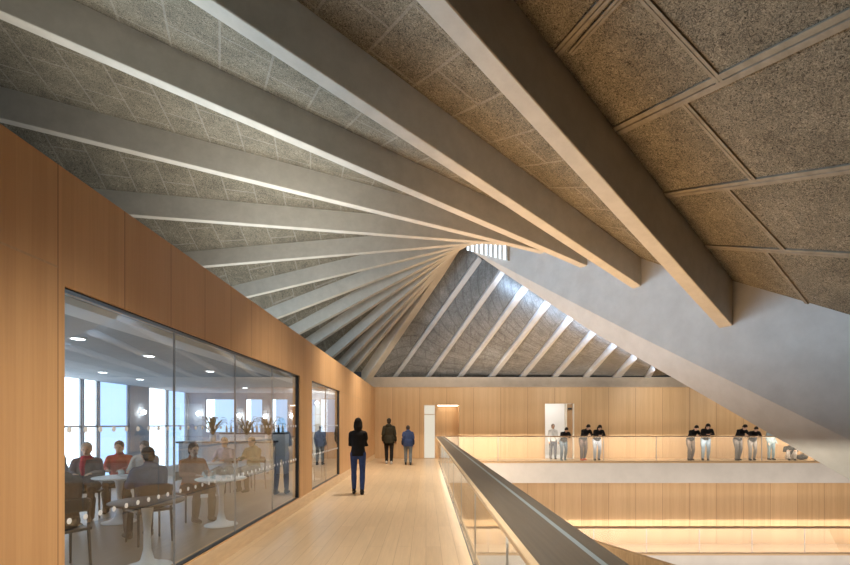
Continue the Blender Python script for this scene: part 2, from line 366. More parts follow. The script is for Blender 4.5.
o = link('trim_7', boxes((-3.25, -2.95, .5, 15.4, ZC-.06, ZC)), M['white']); struct(o, 'pale bulkhead along the cafe ceiling beside the glass', 'bulkhead')
sd = empty('slot_diffuser', 'long black slotted air diffuser in the cafe ceiling at the head of the large window', 'air vent', (-2.74, 2.6, ZC))
link('diffuser_frame', boxes((-.13, .13, 0, 4.2, -.02, 0)), M['white'], sd)
for k in range(3): link('slot', boxes((-.10+.07*k, -.06+.07*k, .05, 4.15, -.026, -.018)), M['dark_metal'], sd)

# ------------------------------------------------------------------ balustrades
RT = 1.07
def near_balustrade():
    r = empty('glass_balustrade', 'long frameless glass balustrade with broad dark bronze handrail along the walkway', 'balustrade', (XG, 0, 0))
    y1 = YE - .02
    bm = bmesh.new()
    prism(bm, [(.43, RT-.03), (.43, RT-.004), (.437, RT), (.655, RT+.004), (.655, RT-.03)], 'Y', -2.8, y1)
    prism(bm, [(.682, RT-.03), (.682, RT+.004), (.765, RT), (.774, RT-.006), (.774, RT-.03)], 'Y', -2.8, y1)
    for v in bm.verts: v.co.x -= XG
    h = link('handrail', bm, M['bronze'], r)
    bm = bmesh.new(); prism(bm, [(.655-XG, RT-.03), (.655-XG, RT+.003), (.682-XG, RT+.003), (.682-XG, RT-.03)], 'Y', -2.8, y1); link('channel', bm, M['bronze_edge'], h)
    bm = bmesh.new(); prism(bm, [(.400-XG, RT-.032), (.400-XG, RT-.010), (.404-XG, RT-.005), (.43-XG, RT-.003), (.43-XG, RT-.032)], 'Y', -2.8, y1); link('oak_lip', bm, M['oak_pale'], h)
    link('light_strip', boxes((.445-XG, .47-XG, -2.8, y1, RT-.036, RT-.03)), M['led'], h)
    y = -2.8; i = 0
    js = [-2.8, -.9, 1.1, 3.15, 5.2, 7.25, 9.3, 11.35, 13.4, 15.45, 17.5, y1]
    for a, b in zip(js, js[1:]):
        link('glass_panel', boxes((-.009, .009, a+.006, b-.006, -.02, RT-.03)), M['glass_rail'], r)
        link('panel_joint', boxes((-.008, .008, b-.006, b+.006, 0, RT-.03)), M['grey_metal'], r)
    link('floor_channel', boxes((-.026, -.009, -2.8, y1, -.005, .005), (.009, .04, -2.8, y1, -.005, .006)), M['dark_metal'], r)
    return r
near_balustrade()
def far_balustrade(zf, ztop, x0, label, first):
    r = empty('glass_balustrade', label, 'balustrade', (x0, YE+.05, zf))
    L = XR - x0; zt = ztop - zf
    h = link('handrail', boxes((0, L, -.04, .22, zt-.05, zt)), M['oak_dark'], r)
    link('light_strip', boxes((0, L, .05, .075, zt-.054, zt-.05)), M['led'], h)
    x = first - x0
    while x > 0: x -= 2.27
    e = [0]; x += 2.27
    while x < L: e.append(x); x += 2.27
    e.append(L)
    for a, b in zip(e, e[1:]):
        if b - a < .05: continue
        link('glass_panel', boxes((a+.006, b-.006, -.009, .009, 0, zt-.05)), M['glass_far'], r)
        if b < L: link('panel_joint', boxes((b-.012, b+.012, -.008, .008, 0, zt-.05)), M['grey_metal'], r)
    link('floor_channel', boxes((0, L, .01, .03, -.004, .008), (0, L, -.03, -.01, -.004, .008)), M['dark_metal'], r)
far_balustrade(0, 1.085, .80, 'glass balustrade with oak handrail on the far balcony where visitors lean', 3.1)
far_balustrade(ZLOW, -2.85, -1.9, 'glass balustrade with oak handrail on the lower gallery below the far balcony', 4.95)

# oak stair parapet at the lower level
bm = bmesh.new()
a0, a1 = U(590, 540, 15.5), U(700, 574, 13.0)
for (p, q) in [(a0, a1)]:
    n = V((-(q-p).y, (q-p).x, 0)).normalized() * .16
    d = V((0, 0, -3.0))
    hexa(bm, [p+d, q+d, q+n+d, p+n+d, p, q, q+n, p+n])
st = link('stair_parapet', bm, M['oak']); tag(st, 'sloping oak stair parapet low down beyond the dark handrail', 'parapet')

# ------------------------------------------------------------------ big inclined beam
def Yface(px): return 1.0 / (.0625 + .0625 * (px - 495) / 355.0)
PX = [472, 495, 512, 545, 592, 640, 690, 734, 790, 850, 940, 1020]
def interp(tab, x):
    for (a, u), (b, w) in zip(tab, tab[1:]):
        if x <= b: return u + (w - u) * (x - a) / (b - a)
    (a, u), (b, w) = tab[-2:]; return u + (w - u) * (x - a) / (b - a)
L1 = [(470, 249), (495, 262), (506, 268), (640, 337), (850, 440)]
L2 = [(468, 248.5), (480, 257), (594, 333), (670, 376), (850, 480)]
TOP = [(470, 236), (510, 232), (545, 234), (592, 243), (640, 258), (734, 280), (850, 312)]
FN = V((.85, .53, 0))
bm = bmesh.new(); rows = []
for px in PX:
    y = Yface(px)
    a = U(px, interp(TOP, px), y); b = U(px, interp(L1, px), y); c = U(px, interp(L2, px), y + .25)
    d = V((c.x, c.y, a.z)) + FN * .5
    rows.append([bm.verts.new(p) for p in (a, b, c, d)])
for r, s in zip(rows, rows[1:]):
    for i in range(4): bm.faces.new((r[i], r[(i+1) % 4], s[(i+1) % 4], s[i]))
bm.faces.new(rows[0]); bm.faces.new(rows[-1][::-1])
bmesh.ops.bevel(bm, geom=[e for e in bm.edges if {v for v in e.verts} and any(e.verts[0] in r and e.verts[1] in s and r.index(e.verts[0]) == s.index(e.verts[1]) == 1 for r, s in zip(rows, rows[1:]))], offset=.02, segments=2, affect='EDGES')
beam = link('edge_beam', bm, M['concrete_beam']); tag(beam, 'massive inclined concrete beam crossing the atrium down to the right', 'beam')

# ------------------------------------------------------------------ ribs: each has a lower edge (photo line at real depth), heights, width
def line_at(p, q, px):
    t = (px - p[0]) / (q[0] - p[0]); return p[1] + t * (q[1] - p[1])
def rib_pts(l, r, ext=0.0):
    """l, r = (px, py, Y, h) of the near bottom edge; ext metres beyond the left end"""
    A = U(l[0], l[1], l[2]); B = U(r[0], r[1], r[2]); d = (A - B).normalized()
    hl = l[3]
    if ext:
        L0 = (A - B).length; hl = r[3] + (l[3] - r[3]) * (L0 + ext) / L0; A = A + d * ext
    return A, B, hl, r[3]
def hpx(px, y): return px * y / F
RIBS = [
    ('rib_a', (446, 0, 4.9, .95), (733, 326, 9.6, .97), 2.2, .26),
    ('rib_0', (298, 57, 6.3, hpx(58, 6.3)), (641, 286, 11.33, hpx(29, 11.33)), 3.5, .24),
    ('rib_1', (81, 46, 8.0, hpx(44, 8.0)), (590, 267, 12.75, .62), 4.0, .23),
    ('rib_2', (0, 118, 10.6, hpx(33, 10.6)), (546, 252, 14.0, .62), 4.0, .22),
    ('rib_3', (129, 214.5, 13.2, hpx(23.5, 13.2)), (508, 243.5, 15.3, .6), 5.0, .2),
    ('rib_4', (203, 266, 15.6, hpx(16.5, 15.6)), (480, 242.5, 16.3, .6), 3.0, .2),
    ('rib_5', (247, 296.5, 16.8, hpx(14.5, 16.8)), (473, 243, 16.7, .58), 2.5, .2),
    ('rib_6', (275, 318.5, 17.6, hpx(13.5, 17.6)), (469, 244, 16.95, .56), 2.2, .2),
    ('rib_7', (298, 333.8, 18.3, hpx(12.5, 18.3)), (466, 245, 17.15, .54), 2.0, .2),
    ('rib_8', (313, 345, 18.9, hpx(12, 18.9)), (463, 246, 17.3, .52), 1.6, .2),
    ('rib_9', (331, 358, 19.4, hpx(11.5, 19.4)), (460.5, 247, 17.45, .5), 1.2, .2),
    ('rib_10', (343, 366, 19.8, hpx(11, 19.8)), (458, 248, 17.6, .5), .9, .2),
    ('rib_11', (352, 371, 20.1, hpx(11, 20.1)), (456, 249.5, 17.75, .5), .7, .2),
    ('rib_l', (367, 377, 20.5, hpx(14, 20.5)), (453, 251, 18.0, .5), .5, .42),
]
ordn = ['broadest overhead concrete roof rib, ending lowest on the big inclined beam', 'second overhead concrete roof rib to the left of the broadest one', 'third overhead concrete roof rib from the right, crossing the top of the view',
        'fourth concrete roof rib, entering at the left edge above the oak wall', 'fifth concrete roof rib, first to rise from behind the oak wall top', 'sixth concrete roof rib from the right, almost level in the fan',
        'seventh concrete roof rib in the fan above the oak wall', 'eighth concrete roof rib in the fan above the large window', 'ninth concrete roof rib, sixth before the broad corner rib', 'tenth concrete roof rib, fifth before the broad corner rib',
        'eleventh concrete roof rib, fourth before the broad corner rib', 'slender concrete roof rib third to the left of the broad corner rib', 'slender concrete roof rib directly left of its twin beside the corner rib', 'broad pale corner rib where the fan meets the far roof slope']
ordn[11] = 'twelfth concrete roof rib, two before the last slender one'
ordn[12] = 'last slender concrete roof rib, just left of the broad corner rib'
edges = []   # (top near l, top near r, top far l, top far r)
for (nm, l, r, ext, w), lab in zip(RIBS, ordn):
    A, B, ha, hb = rib_pts(l, r, ext)
    dirv = (B - A); n = V((-dirv.y, dirv.x, 0)).normalized()
    if n.y < 0: n = -n
    if dirv.x < 0 and n.x > 0: pass
    Be = B + dirv.normalized() * .10
    up = V((0, 0, 1)); n = n * w
    bm = bmesh.new()
    over = .06
    hexa(bm, [A, Be, Be+n, A+n, A+up*(ha+over), Be+up*(hb+over), Be+n+up*(hb+over), A+n+up*(ha+over)])
    bmesh.ops.bevel(bm, geom=list(bm.edges), offset=.012, segments=1, affect='EDGES')
    o = link('roof_rib', bm, M['concrete']); tag(o, lab, 'roof rib', 'concrete roof ribs fanning overhead')
    edges.append((A+up*ha, Be+up*hb, A+n+up*ha, Be+n+up*hb))

# ribs of the far slope, bottom edge centre line in the photo: (bottom px l/r), (top px l/r, py)
BR = [((391, 398), (474.5, 480), 263), ((424.5, 431.5), (497.5, 503), 276), ((456, 463.5), (521, 527), 291), ((487, 495.5), (544, 550), 305.5), ((518, 526), (568, 573), 319.5),
      ((550, 558.5), (592, 596.5), 333), ((581, 590), (613, 617), 346), ((611, 622), (633, 637.5), 358), ((643, 652), (652, 656), 369)]
blab = ['first grey roof rib on the far slope, beside the broad corner rib', 'second grey roof rib on the far slope', 'third grey roof rib on the far slope', 'fourth grey roof rib on the far slope', 'middle one of the nine grey roof ribs on the far slope',
        'sixth grey roof rib on the far slope', 'seventh grey roof rib on the far slope, cut short by the beam', 'eighth grey roof rib on the far slope, a short one', 'shortest grey roof rib on the far slope, nearest the beam foot']
bedge = []
YBR = YB + .55
for (bl, br), (tl, tr), ty in BR: pass
for ((b0, b1), (t0, t1), ty), lab in zip(BR, blab):
    yt = Yface((t0+t1)/2) + .75
    b0, b1 = b0 + 1.3, b1 - 1.3; t0, t1 = t0 + .9, t1 - .9
    p = [U(b0, 378, YBR), U(b1, 378, YBR), U(t1, ty+2, yt), U(t0, ty-2, yt)]
    d0 = (p[3]-p[0]).normalized()*.35; d1 = (p[2]-p[1]).normalized()*.35
    p = [p[0]-d0, p[1]-d1, p[2]+d1*.6, p[3]+d0*.6]
    nrm = (p[1]-p[0]).cross(p[3]-p[0]).normalized()
    if nrm.z < 0: nrm = -nrm
    up = nrm * .17
    bm = bmesh.new(); hexa(bm, p + [q + up for q in p])
    bmesh.ops.bevel(bm, geom=list(bm.edges), offset=.012, segments=1, affect='EDGES')
    o = link('far_roof_rib', bm, M['concrete_far_cool_lit']); tag(o, lab, 'roof rib', 'grey roof ribs on the far slope')
    up = nrm * .12
    bedge.append((p[0]+up, p[3]+up, p[1]+up, p[2]+up))

# ------------------------------------------------------------------ roof boarding
cb = bmesh.new(); uvl = cb.loops.layers.uv.new('UVMap')
def patch(a, b, c, d, nu=14, nv=4, voff=0.0, mi=0, dr=None, us=1.0):
    """ruled surface: a->b and c->d are the long edges"""
    Lu = ((b-a).length + (d-c).length) / 2
    wv = max((c-a).length, (d-b).length)
    dr = V(dr) if dr else (d - c); dr.z = 0; dr.normalize(); dr *= us; pr = V((-dr.y, dr.x, 0)); g = []
    for i in range(nu+1):
        t = i / nu; p = a.lerp(b, t); q = c.lerp(d, t)
        g.append([(cb.verts.new(p.lerp(q, j/nv)), (p.lerp(q, j/nv).dot(pr) + 50.3, p.lerp(q, j/nv).dot(dr) + 50)) for j in range(nv+1)])
    for i in range(nu):
        for j in range(nv):
            cs = [g[i][j], g[i+1][j], g[i+1][j+1], g[i][j+1]]
            f = cb.faces.new([c_[0] for c_ in cs])
            f.material_index = mi
            for lp, c_ in zip(f.loops, cs): lp[uvl].uv = c_[1]
for (e, f) in zip(edges, edges[1:]):
    patch(e[2], e[3], f[0], f[1])
eL = edges[-1]
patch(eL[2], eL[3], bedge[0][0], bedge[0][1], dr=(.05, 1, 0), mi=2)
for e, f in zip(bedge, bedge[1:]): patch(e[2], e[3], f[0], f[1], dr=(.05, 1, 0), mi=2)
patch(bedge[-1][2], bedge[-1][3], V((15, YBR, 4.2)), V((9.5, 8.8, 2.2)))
# the bay nearest the camera, right of the broadest rib
NA = edges[0]
nb0 = V((2.6, .8, 6.7)); nb1 = U(960, 345, Yface(960))
a0 = NA[0]; a1 = NA[1]
# end edge follows the top of the beam
patch(a0, a1, nb0, nb1, 30, 8, .31, 1)
ceil_near = (a0, a1, nb0, nb1)
# keep the boarding one sheet of thickness
ret = bmesh.ops.extrude_face_region(cb, geom=list(cb.faces)) if False else None
me = bpy.data.meshes.new('ceiling'); cb.to_mesh(me); cb.free(); me.materials.append(M['woodwool']); me.materials.append(M['woodwool_plain']); me.materials.append(M['woodwool_far_cool_lit'])
co = bpy.data.objects.new('ceiling', me); COL.objects.link(co); struct(co)
sol = co.modifiers.new('thickness', 'SOLIDIFY'); sol.thickness = .06; sol.offset = 0

# battens on the near bay: unprojected from the photo onto the ruled bay
def on_bay(px, py):
    a0, a1, b0, b1 = ceil_near
    d = U(px, py, 1.0) - V((0, 0, H)); o_ = V((0, 0, H))
    best = None
    def S(u, v): return a0.lerp(a1, u).lerp(b0.lerp(b1, u), v)
    u, v = .5, .4
    for _ in range(60):
        P = S(u, v); n = (S(u+.01, v) - P).cross(S(u, v+.01) - P)
        t = (P - o_).dot(n) / d.dot(n); X = o_ + d * t
        du = (S(u+.01, v) - P) / .01; dv = (S(u, v+.01) - P) / .01; R = X - P
        a, b, c = du.dot(du), du.dot(dv), dv.dot(dv); e, f = R.dot(du), R.dot(dv); D = a*c - b*b
        u += (e*c - f*b) / D; v += (f*a - e*b) / D
    P = S(u, v); n = (S(u+.01, v) - P).cross(S(u, v+.01) - P).normalized()
    if n.z > 0: n = -n
    return P, n
def batten(p0, p1, w, name):
    A, nA = on_bay(*p0); B, nB = on_bay(*p1); s = 8; bm = bmesh.new(); prev = None
    for i in range(s+1):
        t = i / s; px = p0[0] + (p1[0]-p0[0])*t; py = p0[1] + (p1[1]-p0[1])*t
        P, n = on_bay(px, py); side = (B - A).cross(n).normalized() * w / 2
        ring = [bm.verts.new(P + side - n*.02), bm.verts.new(P + side + n*.058), bm.verts.new(P + side*.12 + n*.058), bm.verts.new(P + n*.036), bm.verts.new(P - side*.12 + n*.058), bm.verts.new(P - side + n*.058), bm.verts.new(P - side - n*.02)]
        if prev:
            for k in range(7): bm.faces.new((prev[k], prev[(k+1) % 7], ring[(k+1) % 7], ring[k]))
        else: bm.faces.new(ring)
        prev = ring
    bm.faces.new(prev[::-1])
    return link(name, bm, M['batten'])
bat = [((558, 50), (660, -63), .10), ((572, 50), (676, -65), .07), ((616, 129), (940, -30), .17), ((664, 193), (945, 152), .14), ((702, 244), (940, 257.5), .12),
       ((600, -54), (722, 78), .085), ((685, 99), (755, 177), .085), ((728, 186), (786, 248), .075), ((765, 246), (810, 303), .065), ((815, 167), (850, 205), .07)]
k = 8
for p0, p1, w in bat[:-1]:
    o = batten(p0, p1, w, 'trim_%d' % k); struct(o); k += 1

# ------------------------------------------------------------------ skylight strip at the top of the beam
fr = empty('clerestory_window', 'short bright strip of clerestory glazing under the meeting point of the ribs', 'window')
def face_pt(px, py, off=0.0):
    return U(px, py, Yface(px)) - FN * off
n = 9
for i in range(n):
    x0 = 468 + i * 41.5 / n; x1 = x0 + 41.5 / n * .62
    t0, t1 = (x0-468)/41.5, (x1-468)/41.5
    top = lambda t: 243.0 + 1.0*t; bot = lambda t: 250.5 + 10.5*t
    p = [face_pt(x0, bot(t0), .05), face_pt(x1, bot(t1), .05), face_pt(x1, top(t1), .05), face_pt(x0, top(t0), .05)]
    bm = bmesh.new(); hexa(bm, p + [q + FN*.06 for q in p]); link('window_pane', bm, M['roof_pane'], fr)
    y0 = x1; y1 = 468 + (i+1) * 41.5 / n; t2 = (y1-468)/41.5
    p = [face_pt(y0, bot(t1), .10), face_pt(y1, bot(t2), .10), face_pt(y1, top(t2), .10), face_pt(y0, top(t1), .10)]
    bm = bmesh.new(); hexa(bm, p + [q + FN*.12 for q in p]); link('mullion', bm, M['concrete_beam'], fr)

# ------------------------------------------------------------------ people
def remeshed(name, bm, material, parent, voxel=.012, sm=4):
    me = bpy.data.meshes.new(name); bm.to_mesh(me); bm.free()
    o = bpy.data.objects.new(name, me); COL.objects.link(o)
    md = o.modifiers.new('r', 'REMESH'); md.mode = 'VOXEL'; md.voxel_size = voxel
    s = o.modifiers.new('s', 'SMOOTH'); s.iterations = sm; s.factor = .5
    dg = bpy.context.evaluated_depsgraph_get(); dg.update()
    m2 = bpy.data.meshes.new_from_object(o.evaluated_get(dg)); m2.name = name
    o.modifiers.clear(); o.data = m2; bpy.data.meshes.remove(me)
    m2.materials.clear(); m2.materials.append(material)
    for p in m2.polygons: p.use_smooth = True
    if parent is not None: o.parent = parent
    return o

def pose(kind):
    J = {}
    if kind in ('walk', 'fold', 'stand', 'stoop'):
        J = dict(H=(0, 0, .95), C=(0, .0, 1.24), N=(0, -.015, 1.47), D=(0, .03, 1.625), S=(.168, -.01, 1.395), E=[(-.225, -.05, 1.12), (.225, .0, 1.12)], W=[(-.235, .08, .88), (.235, .14, .88)],
                 P=.095, K=[(-.10, .04, .5), (.10, .0, .5)], A=[(-.10, .06, .09), (.10, -.08, .09)], dn=0.0)
        if kind == 'fold': J['S'] = (.150, -.01, 1.385); J['E'] = [(-.188, .05, 1.13), (.188, .05, 1.13)]; J['W'] = [(.04, .2, 1.16), (-.04, .23, 1.13)]
        if kind == 'stand': J['K'] = [(-.11, .02, .5), (.11, .02, .5)]; J['A'] = [(-.12, -.01, .09), (.12, .0, .09)]
        if kind == 'stoop': J['C'] = (0, .05, 1.22); J['N'] = (0, .09, 1.43); J['D'] = (0, .17, 1.56); J['S'] = (.168, .07, 1.35)
    if kind == 'lean':
        J = dict(H=(0, -.10, .93), C=(0, .08, 1.19), N=(0, .25, 1.36), D=(0, .38, 1.46), S=(.17, .2, 1.31), E=[(-.22, .30, 1.13), (.22, .30, 1.13)], W=[(-.06, .46, 1.135), (.08, .48, 1.135)],
                 P=.095, K=[(-.11, -.04, .5), (.11, .02, .5)], A=[(-.10, -.16, .09), (.13, .02, .09)], dn=.85)
    if kind == 'sit':
        J = dict(H=(0, 0, .565), C=(0, .02, .85), N=(0, .03, 1.06), D=(0, .08, 1.21), S=(.168, .03, .995), E=[(-.22, .12, .80), (.22, .12, .80)], W=[(-.12, .36, .80), (.12, .38, .80)],
                 P=.10, K=[(-.13, .44, .52), (.13, .44, .52)], A=[(-.13, .42, .09), (.13, .38, .09)], dn=.15)
    if kind == 'floor':
        J = dict(H=(0, 0, .12), C=(0, -.03, .42), N=(0, .02, .66), D=(0, .09, .80), S=(.185, .0, .60), E=[(-.26, .12, .42), (.26, .12, .42)], W=[(-.14, .36, .46), (.12, .36, .46)],
                 P=.10, K=[(-.14, .42, .45), (.14, .42, .45)], A=[(-.12, .40, .09), (.12, .46, .09)], dn=.5)
    return J

def hand(bm, w, e, inward):
    w = V(w); d = (w - V(e)).normalized(); up = V((0, 0, 1))
    s = d.cross(up); s = V((1, 0, 0)) if s.length < .2 else s.normalized()
    nrm = s.cross(d).normalized()
    tube(bm, [w, w + d*.04, w + d*.085], [(.026, .017), (.038, .016), (.036, .013)], 8, side=s)
    for k, L in enumerate((.062, .075, .07, .055)):
        b = w + d*.08 + s*(-.03 + .02*k)
        limb(bm, [b, b + d*L*.5 - nrm*.008, b + d*L*.9 - nrm*.03], [.0095, .009, .008], 6)
    th = s * inward
    limb(bm, [w + d*.03 + th*.03, w + d*.055 + th*.052, w + d*.085 + th*.056 - nrm*.01], [.012, .011, .009], 6)

def person(label, kind, loc, rz, top, legs, hair, height=1.72, hairstyle='short', shoes=(.03, .03, .03), coat=False, group=None, vox=.012, scarf=None, skirt=False, slim=1.0, skinm=None):
    r = empty('person', label, 'person', loc, rz, group)
    s = height / 1.745; r.scale = (s, s, s)
    J = pose(kind); Hh, C, N, D = V(J['H']), V(J['C']), V(J['N']), V(J['D']); S = J['S']
    sh = [V((-S[0], S[1], S[2])), V(S)]; hp = [V((-J['P'], Hh.y, Hh.z-.02)), V((J['P'], Hh.y, Hh.z-.02))]
    E = [V(x) for x in J['E']]; W = [V(x) for x in J['W']]; K = [V(x) for x in J['K']]; A = [V(x) for x in J['A']]
    X = V((1, 0, 0)); dn = J['dn']
    hr = Matrix.Rotation(-dn, 4, 'X')
    def torso(bm, g):
        low = Hh + (Hh - C).normalized()*.04
        limb(bm, [low, Hh + (C-Hh)*.2, Hh.lerp(C, .55), C + (N-C)*.05, C.lerp(N, .55), C.lerp(N, .85)],
             [((.155)*slim+g, .105+g), (.158*slim+g, .108+g), (.138*slim+g, .098+g), (.155*slim+g, .108+g), (.165*slim+g, .10+g), (.10+g, .075+g)], 14, side=X)
        for i in (0, 1): limb(bm, [C.lerp(N, .75), sh[i]], [.06+g, .055+g], 10)
    def arm(bm, i, g, stop=1.0):
        w_ = E[i].lerp(W[i], stop)
        limb(bm, [sh[i], sh[i].lerp(E[i], .5), E[i], E[i].lerp(w_, .4), w_], [.052+g, .046+g, .038+g, .036+g, .026+g], 10)
    def leg(bm, i, g, stop=1.0):
        a_ = K[i].lerp(A[i], stop)
        limb(bm, [hp[i], hp[i].lerp(K[i], .4), K[i], K[i].lerp(a_, .35), a_], [.088*slim+g, .076*slim+g, .052+g, .054+g, .036+g], 12)
    # body: one continuous surface
    bm = bmesh.new(); torso(bm, 0)
    for i in (0, 1):
        arm(bm, i, 0); leg(bm, i, 0); hand(bm, W[i], E[i], 1 if i == 0 else -1)
        f = V((0, 1, 0)); limb(bm, [A[i] + V((0, -.04, -.035)), A[i] + V((0, .06, -.045)), A[i] + V((0, .14, -.06))], [(.032, .035), (.038, .028), (.032, .018)], 8, side=X)
    limb(bm, [N - V((0, 0, .04)), N.lerp(D, .5), D - V((0, 0, .02))], [.058, .052, .05], 10)
    hm = Matrix.Translation(D) @ hr
    ellipsoid(bm, hm @ V((0, -.01, .02)), (.075, .093, .098), hr)
    ellipsoid(bm, hm @ V((0, .022, -.05)), (.056, .066, .066), hr)
    limb(bm, [hm @ V((0, .082, .012)), hm @ V((0, .10, -.012)), hm @ V((0, .103, -.026))], [.010, .013, .014], 8)
    for sx in (-1, 1): ellipsoid(bm, hm @ V((sx*.077, -.008, -.008)), (.012, .02, .032), hr, 8, 6)
    remeshed('body', bm, skinm or M['skin'], r, vox)
    def small(nm, c, rr, m_):
        bm = bmesh.new(); ellipsoid(bm, hm @ V(c), rr, hr, 8, 6); link(nm, bm, m_, r, True)
    if kind not in ('walk', 'fold', 'stoop'):
        for sx in (-1, 1): small('eye', (sx*.031, .082, .008), (.012, .008, .008), M['eye'])
        small('mouth', (0, .088, -.055), (.022, .006, .006), M['lip'])
    # hair
    bm = bmesh.new()
    ellipsoid(bm, hm @ V((0, -.022, .038)), (.086, .096, .096), hr)
    ellipsoid(bm, hm @ V((0, -.05, -.02)), (.076, .066, .08), hr)
    if hairstyle == 'long':
        limb(bm, [hm @ V((0, -.06, .0)), hm @ V((0, -.085, -.10)), hm @ V((0, -.08, -.2))], [(.08, .055), (.088, .05), (.06, .03)], 10, side=X)
        for sx in (-1, 1): limb(bm, [hm @ V((sx*.07, -.02, .02)), hm @ V((sx*.078, -.03, -.08)), hm @ V((sx*.06, -.05, -.17))], [.03, .03, .022], 8)
    remeshed('hair', bm, cloth(hair, 'hair_%02d%02d%02d' % tuple(int(x*99) for x in hair)), r, vox)
    # clothes
    tn = 'top_%02d%02d%02d' % tuple(int(x*99) for x in top)
    bm = bmesh.new(); g = .03 if coat else .016
    hem = Hh + (Hh - C).normalized()*(.0 if kind == 'lean' else -.02 if kind in ('sit', 'floor') else .07)
    tube(bm, [hem, Hh + (C-Hh)*.2, Hh.lerp(C, .55), C + (N-C)*.05, C.lerp(N, .55), C.lerp(N, .8), C.lerp(N, .95)],
         [(.172*slim+g, .118+g), (.158*slim+g, .112+g), (.140*slim+g, .10+g), (.155*slim+g, .108+g), (.158*slim+g, .10+g), (.11+g, .08+g), (.065+g*.5, .06+g*.5)], 16, side=X)
    for i in (0, 1): limb(bm, [C.lerp(N, .78), sh[i]], [.062+g*.7, .052+g*.7], 10)
    for i in (0, 1): arm(bm, i, g*.9, .94)
    limb(bm, [N - V((0, .0, .03)), N + (D-N)*.18], [.066+g*.5, .062+g*.5], 10)
    if coat and kind not in ('sit', 'floor'):
        tube(bm, [Hh + V((0, 0, .12)), Hh, Hh - V((0, 0, .16))], [(.16+g, .12+g), (.175+g, .135+g), (.185+g, .14+g)], 14, side=X)
    if coat: ellipsoid(bm, N + V((0, -.05, .0)), (.12, .08, .07))
    remeshed('jacket' if coat else 'top', bm, cloth(top, tn), r, vox)
    ln = 'leg_%02d%02d%02d' % tuple(int(x*99) for x in legs)
    bm = bmesh.new()
    limb(bm, [Hh + (Hh - C).normalized()*.04, Hh + (C-Hh)*.28], [(.158*slim+.008, .11+.008), (.15*slim+.008, .104+.008)], 14, side=X)
    for i in (0, 1): leg(bm, i, .012 if slim < 1 else .02, .95)
    remeshed('trousers', bm, cloth(legs, ln), r, vox)
    for i in (0, 1):
        bm = bmesh.new(); limb(bm, [A[i] + V((0, -.05, -.045)), A[i] + V((0, .05, -.045)), A[i] + V((0, .15, -.055))], [(.042, .044), (.045, .042), (.038, .030)], 10, side=X)
        ellipsoid(bm, A[i] + V((0, -.03, -.01)), (.045, .055, .05))
        for v in bm.verts: v.co.z = max(v.co.z, .002 if kind != 'floor' else .002)
        link('shoe', bm, cloth(shoes, 'shoe_%02d%02d%02d' % tuple(int(x*99) for x in shoes)), r, True)
    if scarf:
        bm = bmesh.new(); ellipsoid(bm, N + V((0, .02, .0)), (.10, .095, .05)); limb(bm, [N + V((.03, .1, -.0)), N + V((.05, .13, -.15)), N + V((.04, .13, -.28))], [.045, .045, .035], 8)
        remeshed('scarf', bm, cloth(scarf, 'scarf_%02d%02d%02d' % tuple(int(x*99) for x in scarf)), r, vox)
    return r

BLACK = (.012, .011, .012); DKHAIR = (.015, .011, .009); JEANS = (.035, .06, .17); GREYHAIR = (.32, .29, .27)
gw = 'people walking away along the walkway'
person('person in black top and blue jeans walking away, nearest on the walkway', 'fold', (-1.55, 10.5, 0), .03, BLACK, JEANS, DKHAIR, 1.735, 'long', BLACK, slim=.92, group=gw)
person('person in long dark olive coat walking away by the back wall', 'walk', (-1.48, 18.4, 0), -.05, (.03, .026, .016), (.018, .015, .014), (.03, .022, .015), 1.83, coat=True, shoes=(.5, .48, .45), group=gw)
person('person in blue jacket and grey trousers stooping slightly, beside the one in an olive coat', 'stoop', (-.70, 18.0, 0), .08, (.035, .055, .13), (.16, .19, .22), (.05, .04, .035), 1.60, coat=True, group=gw)
gl = 'people leaning on the far balcony rail'
PI = math.pi
def lean(px, lab, top, legs, hair, h=1.66, hs='short', shoes=BLACK, rz=0.0, kind='lean', y=20.22):
    return person(lab, kind, ((px-CX)*y/F, y, 0), PI + rz, top, legs, hair, h, hs, shoes, group=gl, vox=.014)
lean(564, 'person in black top bending over the balcony rail in front of the open doorway', BLACK, (.09, .12, .15), DKHAIR, 1.60, shoes=(.12, .2, .24))
lean(584, 'person in black top with red shoes leaning on the balcony rail right of the doorway', BLACK, (.07, .05, .045), DKHAIR, 1.74, shoes=(.55, .12, .05), rz=.15)
lean(597.5, 'person in black top and pale jeans leaning beside the one in red shoes', BLACK, (.22, .24, .28), DKHAIR, 1.72, 'long', rz=-.1)
lean(691.5, 'person in black top and brown trousers, leftmost of the leaners near the inclined beam', BLACK, (.10, .075, .06), DKHAIR, 1.70)
lean(706, 'person in black top and pale blue jeans beside the one in brown trousers', BLACK, (.20, .26, .32), DKHAIR, 1.78, 'long', rz=-.35)
lean(739, 'person in black top with dark trousers leaning midway between two pairs near the beam', BLACK, (.09, .08, .075), DKHAIR, 1.74)
lean(753, 'person with dark hair bowed low over the rail just left of the inclined beam', (.02, .018, .02), (.20, .18, .165), DKHAIR, 1.64, rz=-.3)
person('person in pale blue clothes standing half hidden behind the inclined beam', 'stand', ((771-CX)*20.5/F, 20.5, 0), PI, (.26, .32, .34), (.2, .27, .3), DKHAIR, 1.5, group='people on the far balcony', vox=.014)
person('person in dark clothes sitting on the balcony floor under the inclined beam', 'floor', ((790-CX)*20.6/F, 20.6, 0), PI-.5, (.05, .045, .04), (.5, .45, .4), DKHAIR, 1.6, group='people on the far balcony', vox=.014)
person('person in white top walking out of the bright far doorway', 'walk', ((553-CX)*20.95/F, 20.95, 0), PI, (.6, .6, .6), (.10, .11, .14), (.25, .22, .2), 1.6, group='people on the far balcony', vox=.014)
